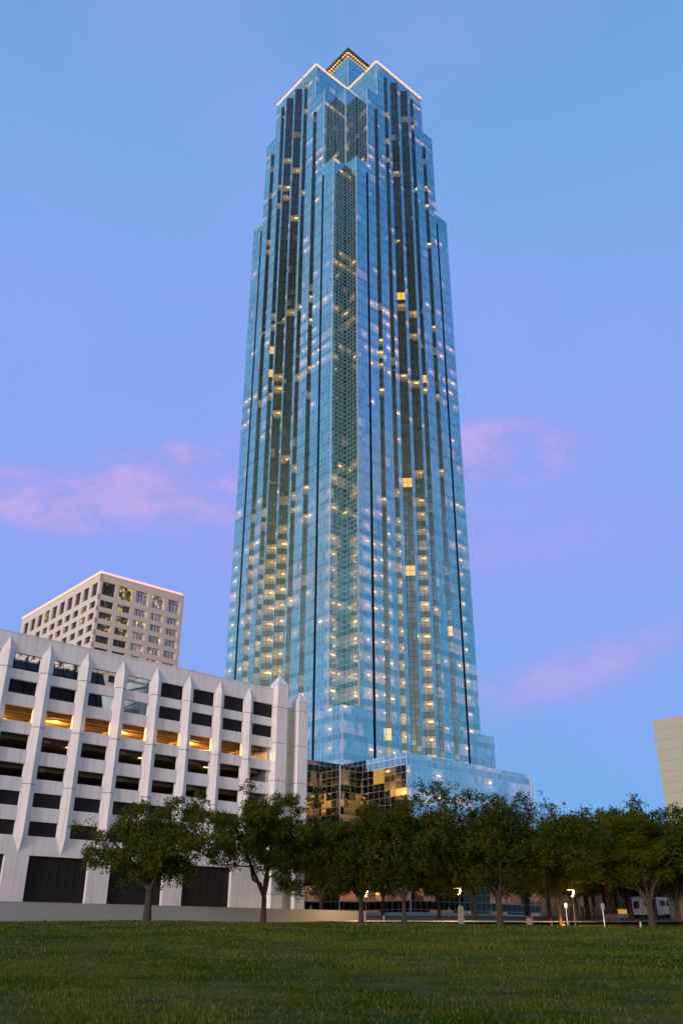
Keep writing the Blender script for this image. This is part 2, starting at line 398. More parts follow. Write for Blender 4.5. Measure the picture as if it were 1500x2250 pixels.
# base with slots: rebuild walls with slot openings
mb = MB()
for i in range(4):
    a, b = base_poly[i], base_poly[(i+1) % 4]
    d = Vector((b[0]-a[0], b[1]-a[1], 0)).normalized()
    cuts = [0]+SL+[WT]
    for j in range(0, 6, 2):
        A = Vector((*a, 0))+d*cuts[j]; B = Vector((*a, 0))+d*cuts[j+1]
        mb.wall((A.x, A.y), (B.x, B.y), 2.0, HB, u0=cuts[j], du=200*(i % 7)+90*MOD)
mb.build('corner_base', g_shaft, tower)
mb = MB(); prism(mb, P1, HB, H1, slots=True, cap_mb=caps); mb.build('shaft', g_shaft, tower)
mb = MB(); prism(mb, P2, H1, H2, cap_mb=caps); mb.build('upper_shaft', g_shaft, tower)
mb = MB(); prism(mb, P3, H2, H3, cap_mb=caps); mb.build('top_storeys', g_shaft, tower)
core_poly = [(15, 15), (WT-15, 15), (WT-15, WT-15), (15, WT-15)]
mb = MB(); prism(mb, core_poly, H3, 280.1, cap_mb=caps); mb.build('penthouse', g_shaft, tower)
# crown roof: overhanging fascia and low hip
mb = MB(); o = .85; a0, a1 = 15-o, WT-15+o; cc = WT/2; zt = 281.4
for i in range(4):
    q = [(a0,a0),(a1,a0),(a1,a1),(a0,a1)]; a, b = q[i], q[(i+1) % 4]
    mb.face([(*a, 280.0), (*b, 280.0), (*b, zt), (*a, zt)])
    mb.face([(*a, zt), (*b, zt), (cc, cc, zt+5)])
mb.face([(a0,a0,280.0),(a0,a1,280.0),(a1,a1,280.0),(a1,a0,280.0)])
mb.build('crown_roof', M_dark, tower)
mb = MB(); mb.tube([(14.6, 14.6, zt), (14.6, 14.6, zt+2.0)], .06, 6); mb.build('lightning_rod', M_steel, tower)
# slots
for k in range(4):
    for (s0, s1) in ((SL[0], SL[1]), (SL[2], SL[3])):
        mb = MB()
        def rot(p):
            x, y = p[0]-WT/2, p[1]-WT/2
            for _ in range(k): x, y = -y, x
            return (x+WT/2, y+WT/2)
        dp = .9
        A, B, Cc, D = rot((s0, 0)), rot((s1, 0)), rot((s1, dp)), rot((s0, dp))
        z0 = 2.0
        mb.face([(*A, z0), (*D, z0), (*D, ZS), (*A, ZS)]); mb.face([(*B, z0), (*Cc, z0), (*Cc, ZS), (*B, ZS)])
        mb.face([(*D, z0), (*Cc, z0), (*Cc, ZS), (*D, ZS)]); mb.face([(*A, ZS), (*B, ZS), (*Cc, ZS), (*D, ZS)])
        mb.build('wall_slot', M_slot, tower)
# triangular bays
BAYS = [(12.6, 1.57, 235.6), (17.25, 1.57, 254.2), (20.25, 3.30, 254.2), (24.9, 3.30, 254.2), (29.55, 1.57, 254.2), (34.6, 1.57, 235.6)]
for k in range(4):
    for bi, (s0, w, zt_) in enumerate(BAYS):
        def rot(p):
            x, y = p[0]-WT/2, p[1]-WT/2
            for _ in range(k): x, y = -y, x
            return (x+WT/2, y+WT/2)
        if k % 2: s0 = s0
        mb = MB(); A, Bp, Cc = rot((s0, 0)), rot((s0+w/2, -w/2)), rot((s0+w, 0))
        L = w/math.sqrt(2); n = 1 if w < 2 else 2
        for q, (p0, p1) in enumerate(((A, Bp), (Bp, Cc))):
            ub = 1.11*(40*bi+10*q+300*k)
            z0 = 28.0
            mb.face([(*p0, z0), (*p1, z0), (*p1, zt_), (*p0, zt_)], [(ub, z0), (ub+1.11*n, z0), (ub+1.11*n, zt_), (ub, zt_)])
        mb.face([(*A, zt_), (*Bp, zt_), (*Cc, zt_)], [(0.5, .5)]*3)
        mb.build('bay_window', g_bay, tower)
# corner trims (pale mullion at convex corners)
def trim(s, q, z0, z1, w=.11):
    mb = MB(); mb.box(s-w, s+w*.3, q-w, q+w*.3, z0, z1); mb.build('corner_trim', M_trim, tower)
trim(0, 0, 20, HB); trim(0, MOD, HB, H1); trim(MOD, 0, HB, H1); trim(0, 2*MOD, H1, H2); trim(2*MOD, 0, H1, H2); trim(MOD, MOD, H1, H2)
trim(0, 14.1, H2, H3); trim(14.1, 0, H2, H3); trim(15, 15, H3, 279.9)
# strings of bulbs along parapets
def bulbs(poly_pts, z, step, r, name, mat, parent, out=(0,0)):
    for a, b in zip(poly_pts, poly_pts[1:]):
        mb = MB()
        a = Vector((*a, z)); b = Vector((*b, z)); n = max(1, int((b-a).length/step))
        for i in range(n):
            p = a+(b-a)*((i+.5)/n)
            if random.Random(int(p.x*77+p.y*131)).random() < .03: continue
            mb.ball(p, r, 6, 4)
        mb.bar(a-Vector((0,0,r)), b-Vector((0,0,r)), .05)
        mb.build(name, mat, parent)
W_ = WT; e = .12
pp = [(-e, W_-14.1), (-e, 14.1-e)]
bulbs([(-e, W_-14.1), (-e, 14.1-e), (14.1-e, 14.1-e), (14.1-e, -e), (W_-14.1, -e)], H3+.25, .66, .29, 'light_string', M_bulb2, tower)
bulbs([(14.5, W_-15), (14.5, 14.5), (W_-15, 14.5)], 279.5, 1.0, .27, 'light_string', M_bulb, tower)
# aviation / parapet kerb
# podium
PZ, PG = 31.0, 2.4
OUT = 18.5; B_ = 5.9
mb = MB()
def pw(a, b, u0, du, z1=PZ): mb.wall(a, b, 3.7, z1, u0=u0, du=du)
# right wing: side wall, front, right end, and around behind; left wing mirrored
RX = 37.3
ZA = 1.37*10; ZB = 1.37*21
def pz(a, b, u0, du, z0, z1, q): q.wall(a, b, z0, z1, u0=u0, du=du)
dk = MB()
pz((-.4, -7.4), (-.4, -OUT), 7.0, 0, ZB, PZ, mb); pz((-.4, -.4), (-.4, -7.4), 0, 0, ZB, PZ, dk); pz((-.4, -.4), (-.4, -OUT), 0, 0, 3.7, ZB, dk)
pz((-.4, -OUT), (RX, -OUT), 0, 140, ZA, PZ, mb); pz((-.4, -OUT), (RX, -OUT), 0, 140, 3.7, ZA, dk); pw((RX, -OUT), (RX, 0), 0, 280)
pz((-OUT, -.4), (-.4, -.4), 0, 420, 3.7, PZ, dk); dk.build('dark_glazing', g_low, tower); pw((-OUT, -.4), (-OUT, RX), 0, 560); pw((-OUT, RX), (0, RX), 0, 700)
mb.face([(-.4,-.4,PZ),(-.4,-OUT,PZ),(RX,-OUT,PZ),(RX,0,PZ),(0,0,PZ)]); mb.face([(-.4,-.4,PZ),(-OUT,-.4,PZ),(-OUT,RX,PZ),(0,RX,PZ),(0,0,PZ)])
mb.build('podium', g_pod, tower)
mb = MB()
pw((-B_, -.4), (-B_, -B_), 0, 840, 29.55); pw((-B_, -B_), (-.4, -B_), 0, 980, 29.55)
mb.face([(-B_,-.4,29.55),(-B_,-B_,29.55),(-.4,-B_,29.55),(-.4,-.4,29.55)])
mb.build('entrance_block', g_low, tower)
for (s, q, z) in ((-.4, -OUT, PZ), (-B_, -B_, 29.55), (RX, -OUT, PZ)): trim(s, q, 3.7, z, .14)
mb = MB()
for (a, b, c, d) in ((-.7, RX+1, -OUT-.5, 0), (-OUT-.5, 0, -.7, RX+1), (-B_-.4, 0, -B_-.4, 0)): mb.box(a, b, c, d, 1.0, 3.7-.05*(a < -10)-.1*(b == 0 and a > -10))
mb.build('plinth', M_conc2, tower)

# ------------------------------------------------------------------ GARAGE
G0 = Vector((-9.16808, 117.6433, 0))
gar = thing('parking_garage', 'white precast concrete parking garage with pointed piers and dark openings left of the tower', 'parking garage', G0, GRID)
OPS = [(26.58, 28.40), (23.92, 25.45), (20.95, 22.62), (18.02, 19.65), (15.12, 16.58), (12.24, 13.70), (9.33, 10.80)]
PIER = [-4.22-4.73*i for i in range(10)]       # last ones run out of frame
X0 = PIER[-1]-2
RT = 0.0; TOPZ = 30.55; WTH = .45
# spandrels: continuous bands
zs = [7.42] + [z for a, b in reversed(OPS) for z in (a, b)] + [TOPZ]
for i in range(0, len(zs), 2):
    mb = MB(); mb.box(X0, RT, 0, WTH, zs[i], zs[i+1]); mb.build('spandrel', M_conc, gar, bevel=.03)
mb = MB(); mb.box(X0, RT-.02, -.06, WTH+.1, TOPZ, TOPZ+.12); mb.build('coping', M_conc, gar)
# piers
def pier(s):
    mb = MB(); w, h = .74, .50; zt, zsn, zb0, zb1 = 30.12, 28.55, 9.15, 7.55
    L, Rr, N = (s-w), (s+w), s
    y = -.003
    mb.face([(L, y, zb0), (N, -h, zb0), (N, -h, zsn), (L, y, zsn)]); mb.face([(N, -h, zb0), (Rr, y, zb0), (Rr, y, zsn), (N, -h, zsn)])
    mb.face([(L, y, zsn), (N, -h, zsn), (N, y, zt)]); mb.face([(N, -h, zsn), (Rr, y, zsn), (N, y, zt)])
    mb.face([(L, y, zb0), (N, y, zb1), (N, -h, zb0)]); mb.face([(N, -h, zb0), (N, y, zb1), (Rr, y, zb0)])
    # back part filling the opening depth
    mb.face([(L, WTH, zb0), (L, y, zb0), (L, y, zsn), (L, WTH, zsn)]); mb.face([(Rr, y, zb0), (Rr, WTH, zb0), (Rr, WTH, zsn), (Rr, y, zsn)])
    p = mb.build('pier', M_conc, gar)
    for z in (26.6, 20.53, 14.5):
        j = MB(); g = .012
        j.face([(L-g, y-g, z-.035), (N, -h-g, z-.035), (N, -h-g, z+.035), (L-g, y-g, z+.035)]); j.face([(N, -h-g, z-.035), (Rr+g, y-g, z-.035), (Rr+g, y-g, z+.035), (N, -h-g, z+.035)])
        j.build('panel_joint', M_joint, p)
for s in PIER: pier(s)
# seam lines in V under the piers
# ground floor columns and dark mesh doors
for s in PIER[::2]:
    mb = MB(); mb.box(s-1.28, s+1.28, .02, .8, .8, 7.42); mb.build('ground_column', M_conc, gar, bevel=.03)
mb = MB(); mb.box(-3.0, 0, .02, .8, .8, 7.42); mb.build('ground_column', M_conc, gar)
M_mesh = simple('dark_mesh', (.018,.019,.013), .7, noise=.3, scale=6)
for s in PIER[1::2]:
    mb = MB(); mb.box(s-3.5, s+3.5, .5, .56, .8, 7.42)
    q = mb.build('mesh_grille', M_black, gar)
    mb = MB()
    for k in range(-3, 4): mb.box(s+k*.95-.03, s+k*.95+.03, .44, .497, .8, 7.42)
    for z in np.arange(1.2, 4.4, .12): mb.box(s-3.4, s+3.4, .46, .495, z, z+.05)
    mb.build('grille_bar', M_mesh, q)
# screens
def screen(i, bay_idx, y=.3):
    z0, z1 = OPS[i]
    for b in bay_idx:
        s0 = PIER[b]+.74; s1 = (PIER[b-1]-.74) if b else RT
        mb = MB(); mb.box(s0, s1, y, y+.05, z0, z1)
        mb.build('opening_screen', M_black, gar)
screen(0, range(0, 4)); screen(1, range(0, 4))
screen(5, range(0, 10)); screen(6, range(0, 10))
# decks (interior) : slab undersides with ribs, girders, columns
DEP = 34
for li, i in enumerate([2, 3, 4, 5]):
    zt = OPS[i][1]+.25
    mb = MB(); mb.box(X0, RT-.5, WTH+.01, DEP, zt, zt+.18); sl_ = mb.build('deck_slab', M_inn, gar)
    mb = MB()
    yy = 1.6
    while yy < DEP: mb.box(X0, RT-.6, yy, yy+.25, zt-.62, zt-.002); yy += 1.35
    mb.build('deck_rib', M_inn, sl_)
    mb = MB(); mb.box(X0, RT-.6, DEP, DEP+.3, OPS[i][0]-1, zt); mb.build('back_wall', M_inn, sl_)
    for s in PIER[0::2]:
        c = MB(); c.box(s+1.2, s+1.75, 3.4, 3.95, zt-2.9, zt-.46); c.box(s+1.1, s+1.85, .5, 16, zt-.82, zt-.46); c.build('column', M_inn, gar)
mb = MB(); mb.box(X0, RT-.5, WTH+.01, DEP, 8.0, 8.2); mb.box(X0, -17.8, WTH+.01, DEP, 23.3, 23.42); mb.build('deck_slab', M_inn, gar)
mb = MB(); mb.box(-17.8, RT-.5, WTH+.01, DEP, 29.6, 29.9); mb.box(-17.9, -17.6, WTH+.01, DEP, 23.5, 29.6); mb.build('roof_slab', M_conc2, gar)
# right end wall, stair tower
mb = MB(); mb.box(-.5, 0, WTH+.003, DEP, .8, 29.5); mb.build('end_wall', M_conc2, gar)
mb = MB(); mb.box(X0-.4, X0-.003, 0, DEP, .8, 29.5); mb.build('end_wall', M_conc2, gar)
def pillar(s0, s1, yf, ze, zt):
    mb = MB(); mb.box(s0, s1, yf, yf+(s1-s0), .8, ze); e_ = .06; c = ((s0+s1)/2, yf+(s1-s0)/2)
    q = [(s0-e_, yf-e_), (s1+e_, yf-e_), (s1+e_, yf+(s1-s0)+e_), (s0-e_, yf+(s1-s0)+e_)]
    for i in range(4): mb.face([(*q[i], ze), (*q[(i+1) % 4], ze), (*c, zt)])
    p = mb.build('corner_pillar', M_conc, gar)
    for z in (28.0, 23.2, 18.3, 13.5, 8.6, 4.6):
        j = MB(); j.box(s0-.012, s1+.012, yf-.012, yf+(s1-s0)+.012, z-.03, z+.03); j.build('panel_joint', M_joint, p)
pillar(-.1, 1.72, -.95, 31.15, 32.75)
pillar(3.55, 5.2, -1.1, 29.3, 30.8)
mb = MB(); mb.box(1.5, 5.0, .2, 8, .8, 28.55); w_ = mb.build('stair_wall', M_conc2, gar)
for z in (26.6, 22.4, 18.2, 14, 9.8, 5.6):
    j = MB(); j.box(1.7, 3.6, .185, .21, z-.03, z+.03); j.build('panel_joint', M_joint, w_)
# shade panels behind the upper left openings and the steel in the fourth bay
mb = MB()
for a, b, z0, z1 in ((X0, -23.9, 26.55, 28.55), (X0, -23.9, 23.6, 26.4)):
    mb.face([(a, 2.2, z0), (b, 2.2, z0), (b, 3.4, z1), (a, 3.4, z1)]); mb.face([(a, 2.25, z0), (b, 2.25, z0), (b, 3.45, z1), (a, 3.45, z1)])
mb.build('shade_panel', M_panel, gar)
mb = MB()
xx = X0
while xx < -23.9:
    mb.bar((xx, 2.12, 26.55), (xx, 3.3, 28.55), .09); mb.bar((xx, 2.12, 23.6), (xx, 3.3, 26.4), .09); mb.bar((xx, 3.3, 28.5), (xx, 3.3, 29.6), .06); mb.bar((xx, 3.3, 28.6), (xx+1.5, 3.3, 29.3), .05); xx += 1.5
for z, y in ((27.5, 2.7), (25.0, 2.68), (28.6, 3.3), (29.35, 3.3)): mb.bar((X0, y, z), (-23.9, y, z), .07)
mb.build('panel_frame', M_black, gar)
mb = MB()
mb.bar((-22.9, 1.4, 26.4), (-18.2, 3.0, 28.2), .5, .28); mb.bar((-22.9, 1.0, 28.0), (-18.4, 1.0, 28.0), .22); mb.bar((-18.6, 1.0, 26), (-18.6, 1.0, 28.4), .3)
mb.build('steel_canopy', M_steel, gar)
mb = MB()
for a, b in (((-22.7, 1.2, 23.4), (-22.7, 1.2, 25.6)), ((-22.7, 1.2, 24.3), (-20.3, 1.2, 25.5)), ((-22.7, 1.2, 24.3), (-21.9, 1.2, 23.5)), ((-18.7, 1.2, 23.4), (-18.7, 1.2, 25.6))): mb.bar(a, b, .12)
mb.build('steel_brace', M_panel, gar)
mb = MB(); mb.box(-21.6, -18.7, 3.0, 3.2, 22.8, 25.2); sh_ = mb.build('plant_wall', M_steel, gar)
mb = MB(); mb.box(-20.9, -20.5, 2.95, 2.995, 23.4, 24.8); mb.build('door', M_black, sh_)
# tube lamps + their light
def glamp(s, y, z, pw_, col=(1.0, .55, .16), L=1.3):
    mb = MB(); mb.box(s-L/2, s+L/2, y-.09, y+.09, z-.08, z-.001); mb.build('ceiling_lamp', M_tube, gar)
    l = bpy.data.lights.new('lamp_light', 'POINT'); l.energy = pw_; l.color = col; l.shadow_soft_size = .3
    ob = bpy.data.objects.new('lamp_light', l); COL.objects.link(ob); ob.parent = gar; ob.location = (s, y, z-.35)
for k, s in enumerate(PIER[:9]):
    glamp(s-2.2+.4*(k % 3), 3.2 if k % 2 else 6.2, OPS[2][1]-.2, 1900, (1.0, .42, .07))
for k, s in enumerate(PIER[:9]):
    if k != 0: glamp(s+.9-3.0*(k % 2)*.3+.6, 2.6, OPS[3][1]-.2, 10, L=1.1)
for k in range(0, 9, 2): glamp(PIER[k]-1.3, 15, OPS[4][1]-.22, 60, L=1.1)
glamp(-1.4, 5.0, OPS[5][1]-.3, 30)

# rooftop vents
for i, (px, py) in enumerate(((420, 1477), (487, 1493), (543, 1505))):
    p = azpos(px, py, 124); p = Vector((p.x, p.y, p.z))
    lab = ['dark domed roof vent on the garage parapet, leftmost of the three', 'dark domed roof vent on the garage parapet, middle of the three', 'dark domed roof vent on the garage parapet, nearest the corner pillar'][i]
    v_ = thing('roof_vent', lab, 'roof vent', (p.x, p.y, 31.0), GRID, 'domed vents on the garage roof')
    mb = MB(); mb.lathe([(.45, -1.3), (.45, p.z-31.0-.12)], n=16); mb.build('vent_neck', M_steel, v_)
    mb = MB(); z = p.z-31.0
    mb.lathe([(.2, z-.15), (.98, z-.12), (1.0, z-.05), (.85, z+.08), (.5, z+.2), (.02, z+.27)], n=24); mb.build('vent_cap', M_dark, v_, smooth=True)

# cars on the decks
M_carw = simple('white_paint', (.75,.77,.78), .25, noise=.02); M_card = simple('dark_paint', (.03,.035,.05), .2, noise=.02)
M_tyre = simple('rubber', (.02,.02,.02), .8); M_win = simple('car_window', (.02,.025,.03), .08)
M_head = emitter('headlamp', (1, .85, .6), 1.2)
def car(loc, rz, paint, label):
    t_ = thing('parked_car', label, 'car', loc, rz, 'cars parked on the garage decks')
    mb = MB(); prof = [(-2.1, .35), (-2.15, .7), (-1.9, .95), (-1.0, 1.02), (-.4, 1.42), (.9, 1.46), (1.6, 1.05), (2.1, .98), (2.15, .5), (2.1, .3)]
    for sgn in (-1, 1):
        q = [(x, sgn*(.86 if z < 1.1 else .70), z) for x, z in prof]; mb.face(q if sgn > 0 else q[::-1])
    for i in range(len(prof)):
        a, b = prof[i], prof[(i+1) % len(prof)]
        wa, wb = (.86 if a[1] < 1.1 else .70), (.86 if b[1] < 1.1 else .70)
        mb.face([(a[0], -wa, a[1]), (b[0], -wb, b[1]), (b[0], wb, b[1]), (a[0], wa, a[1])])
    mb.build('body', paint, t_, bevel=.05)
    mb = MB(); mb.face([(-.97,-.7,1.07),(-.97,.7,1.07),(-.46,.62,1.41),(-.46,-.62,1.41)]); mb.build('windscreen', M_win, t_).location = (-.03, 0, .01)
    for sx in (-1.35, 1.35):
        for sy in (-.8, .8):
            mb = MB(); mb.tube([(sx, sy-.1, .32), (sx, sy+.1, .32)], .32, 16); mb.build('wheel', M_tyre, t_)
    for sy in (-.6, .6):
        mb = MB(); mb.box(-2.2, -2.1, sy-.18, sy+.18, .62, .78); mb.build('headlight', M_head, t_)
GM = Matrix.Translation(G0) @ Matrix.Rotation(GRID, 4, 'Z')
for s, i, pt, lb in ((-30.2, 3, M_carw, 'white car parked behind the spandrel of the third lit deck at the left'), (-26.0, 4, M_carw, 'white car showing over the spandrel one deck below the other white car'),
                 (-12.0, 4, M_carw, 'pale car roof on a lower deck near the middle of the garage'), (-25.8, 2, M_card, 'dark car on the brightly lit upper deck')):
    p = GM @ Vector((s, 3.2, OPS[i][0]-.75)); car(p, GRID+math.pi/2, pt, lb)

# low wall along the lawn
W0 = Vector((-7.02078, 99.75324, 0))
mb = MB(); mb.box(-34, 13.46, 0, .3, .3, 2.45); mb.box(-34, 13.46, -.03, .33, 2.453, 2.52)
lw = mb.build('low_wall', simple('wall_stucco', (.34,.37,.34), .9, noise=.12, scale=1.5, bump=.3), None, bevel=.015)
lw.location = W0; lw.rotation_euler = (0, 0, GRID); tag(lw, 'long low grey concrete wall between the lawn and the garage', 'wall')

# ------------------------------------------------------------------ HOTEL BLOCK
H0 = Vector((-69.057, 229.85, 0))
hot = thing('hotel_block', 'beige concrete high block with grid of recessed windows and lit roof edge behind the garage', 'building', H0, GRID)
M_hot = simple('beige_concrete', (.70,.64,.53), .85, noise=.08, scale=.5)
M_hgl = None
def hotel_glass(name, litp, curtain):
    M = bpy.data.materials.new(name); M.use_nodes = True; t = NT(M.node_tree)
    tc = t.n('ShaderNodeTexCoord'); n = t.noise(tc.outputs['Object'], .55, 2); n2 = t.noise(tc.outputs['Object'], 1.4, 2)
    cur = t.n('ShaderNodeTexWave', bands_direction='X'); t.set(cur, 'Vector', tc.outputs['Object']); t.set(cur, 'Scale', 2.2)
    e = t.m('MULTIPLY', t.mr(t.m('ADD', t.m('MULTIPLY', n, .6), t.m('MULTIPLY', n2, .4)), .5, .66), litp)
    c = t.mix(t.m('MULTIPLY', cur.outputs[1], .5), curtain, tuple(x*.6 for x in curtain))
    b = t.n('ShaderNodeBsdfPrincipled', ins={'Base Color': c, 'Roughness': .08, 'Metallic': .35, 'Specular IOR Level': .8, 'Emission Color': (1, .66, .12), 'Emission Strength': e})
    t.n('ShaderNodeOutputMaterial', ins={'Surface': b.outputs[0]}); return M
HG = [hotel_glass('dark_window', .10, (.07,.06,.045)), hotel_glass('lit_window', .9, (.18,.15,.08)), hotel_glass('pale_window', .25, (.78,.66,.68)), hotel_glass('pale_lit_window', .8, (.78,.66,.62))]
M_mull = simple('window_mullion', (.03,.03,.025), .5)
HT = 93.2; rnd = random.Random(5)
rows = [(87.2, 91.15)] + [(83.55-3.48*i, 85.55-3.48*i) for i in range(20)]
def facade(axis, n, first, pitch, wid, total):
    # grid wall = horizontal bands + vertical strips, windows set back
    zz = [HT]
    for a, b in rows: zz += [b, a]
    zz += [2]
    def bx(mb, u0, u1, d0, d1, z0, z1):
        if axis == 0: mb.box(u0, u1, d0, d1, z0, z1)
        else: mb.box(d0, d1, u0, u1, z0, z1)
    mb = MB()
    for i in range(0, len(zz), 2): bx(mb, 0 if axis == 0 else .0, total, 0, .7, zz[i+1], zz[i])
    us = [0]
    for k in range(n): us += [first+k*pitch, first+k*pitch+wid]
    us.append(total)
    for i in range(0, len(us), 2): bx(mb, us[i] if axis == 0 or i else .7, us[i+1], .004, .7, 2, HT-.5)
    mb.build('facade', M_hot, hot)
    for r, (a, b) in enumerate(rows):
        if r > 9: break
        for k in range(n):
            u0 = first+k*pitch
            if axis == 0:
                if k < 2: g = HG[1] if (r, k) in ((0,1),(1,1),(2,0),(2,1),(3,0),(3,1)) else HG[0]
                else: g = HG[3] if (r, k) in ((2,2),(3,3),(4,3),(0,3),(5,2),(6,3),(5,3)) else HG[2]
            else: g = HG[1] if rnd.random() < .18 else HG[0]
            mb = MB(); bx(mb, u0, u0+wid, .5, .6, a, b); w = mb.build('window', g, hot)
            mb = MB()
            for f in ((.25, .5, .75) if axis == 0 else (.35, .7)): bx(mb, u0+wid*f-.06, u0+wid*f+.06, .40, .497, a, b)
            if r == 0: bx(mb, u0, u0+wid, .41, .495, a+(b-a)*.72, a+(b-a)*.72+.12)
            mb.build('mullion', M_mull, w)
facade(0, 5, .85, 5.42, 4.15, 27.9); facade(1, 10, 1.5, 5.25, 3.5, 54.6)
mb = MB(); mb.box(.72, 27.9, .72, 54.6, 2, HT-.3); mb.build('core', M_hot, hot)
mb = MB(); mb.box(-.1, 28.0, -.1, 54.7, HT+.002, HT+.35); mb.build('coping', M_hot, hot)
bulbs([(-.2, 54.6), (-.2, -.2), (28, -.2)], HT+.6, .85, .30, 'light_string', M_bulb2, hot)

# ------------------------------------------------------------------ RIGHT BEIGE BUILDING
Bq = Vector((50.966, 141.076, 0))
rb = thing('panel_building', 'plain tan building of horizontal wall panels at the right edge', 'building', Bq, GRID)
M_tan = simple('tan_panel', (.44,.45,.32), .85, noise=.10, scale=1.2, bump=.2)
for i in range(18):
    z1 = 31.72-1.65*i; z0 = z1-1.62
    mb = MB(); mb.box(0, 30, -30, 0, z0, z1); mb.build('wall_panel', M_tan, rb, bevel=.02)
mb = MB(); mb.box(.03, 29.97, -29.97, -.03, 1, 31.6); mb.build('backing', M_joint, rb)

# ------------------------------------------------------------------ GROUND, ROAD
def grass_mat(name, a, b, c):
    M = bpy.data.materials.new(name); M.use_nodes = True; t = NT(M.node_tree)
    tc = t.n('ShaderNodeTexCoord'); v = tc.outputs['Object']
    n1 = t.noise(t.vmul(v, (.55, 1.2, 1)), .22, 5, .62); n2 = t.noise(v, 9.0, 4, .7); n3 = t.noise(t.vmul(v, (.6, 1, 1)), 1.1, 5, .7)
    col = t.mix(t.mr(n1, .43, .60), a, b); col = t.mix(t.mr(n3, .42, .70, 0, .75), col, c)
    col = t.mix(t.mr(n2, .45, .75, 0, .6), col, tuple(x*.35 for x in a))
    bp = t.n('ShaderNodeBump', ins={'Strength': .9, 'Distance': .15, 'Height': t.noise(v, 7.0, 6, .75)})
    bs = t.n('ShaderNodeBsdfPrincipled', ins={'Base Color': col, 'Roughness': .95, 'Specular IOR Level': .1, 'Normal': bp.outputs[0]})
    t.n('ShaderNodeOutputMaterial', ins={'Surface': bs.outputs[0]}); return M
M_lawn = grass_mat('lawn_grass', (.026,.064,.004), (.094,.116,.014), (.19,.165,.035))
rn = np.random.RandomState(3)
mb = MB()
ys = list(np.arange(-60, 14, 12)) + list(np.arange(14, 170, 3.0)) + [175, 200, 250, 400, 800, 3000]
xs = [-3000, -800, -300, -150] + list(np.arange(-100, 101, 5.0)) + [150, 300, 800, 3000]
me = bpy.data.meshes.new('lawn')
vs = [(x, y, gh(y)+und(x, y)) for y in ys for x in xs]; nx = len(xs)
fs = [(j*nx+i, j*nx+i+1, (j+1)*nx+i+1, (j+1)*nx+i) for j in range(len(ys)-1) for i in range(nx-1)]
me.from_pydata(vs, [], fs); me.materials.append(M_lawn); me.polygons.foreach_set('use_smooth', [True]*len(fs))
gr = bpy.data.objects.new('ground', me); COL.objects.link(gr); tag(gr, kind='structure')
def strip(name, pts, mat, dz, kind='structure'):
    """pts: list of (x, y_near, y_far)"""
    mb = MB()
    for (xa, na, fa), (xb, nb, fb) in zip(pts, pts[1:]):
        K = 8
        for k in range(K):
            q = []
            for (x, n, f, kk) in ((xa, na, fa, k), (xb, nb, fb, k), (xb, nb, fb, k+1), (xa, na, fa, k+1)):
                y = n+(f-n)*kk/K; q.append((x, y, gh(y)+dz))
            mb.face(q)
    return tag(mb.build(name, mat), kind=kind)
M_asph = simple('asphalt', (.13,.135,.135), .75, noise=.2, scale=2)
M_side = simple('pavement', (.30,.30,.29), .85, noise=.12, scale=2)
strip('road', [(-80, 106, 128), (0, 106, 128), (20, 107, 127), (32, 109, 124), (60, 114, 122), (140, 128, 136)], M_asph, .03)
strip('pavement', [(-2, 99.5, 105.6), (20, 99.5, 106.4), (32, 103, 108.2), (60, 109, 113), (140, 123, 127)], M_side, .12)
strip('kerb', [(-80, 128.2, 128.7), (0, 128.2, 128.7), (20, 127.2, 127.7), (32, 124.2, 124.7), (60, 122.2, 122.7), (140, 136.2, 136.7)], M_side, .17)

# warm streaks of passing headlights are left out; warm lamps light the road instead
# ------------------------------------------------------------------ TREES
M_bark = simple('bark', (.045,.036,.022), .9, noise=.35, scale=5, bump=.6)
def leaf_mat(name, a, b, c):
    M = bpy.data.materials.new(name); M.use_nodes = True; t = NT(M.node_tree)
    uv = t.n('ShaderNodeUVMap', uv_map='uv'); sp = t.n('ShaderNodeSeparateXYZ', ins={0: uv.outputs[0]})
    col = t.mix(sp.outputs[0], a, b); col = t.mix(t.mr(sp.outputs[1], .86, .96), col, c)
    bs = t.n('ShaderNodeBsdfPrincipled', ins={'Base Color': col, 'Roughness': .8, 'Specular IOR Level': .04})
    tr = t.n('ShaderNodeBsdfTranslucent', ins={'Color': col})
    mx = t.n('ShaderNodeMixShader', ins={0: .2, 1: bs.outputs[0], 2: tr.outputs[0]})
    t.n('ShaderNodeOutputMaterial', ins={'Surface': mx.outputs[0]}); return M
M_leaf = leaf_mat('oak_leaves', (.034,.062,.005), (.098,.125,.010), (.15,.10,.010))
M_leaf2 = leaf_mat('dark_oak_leaves', (.026,.048,.004), (.076,.098,.008), (.11,.08,.010))
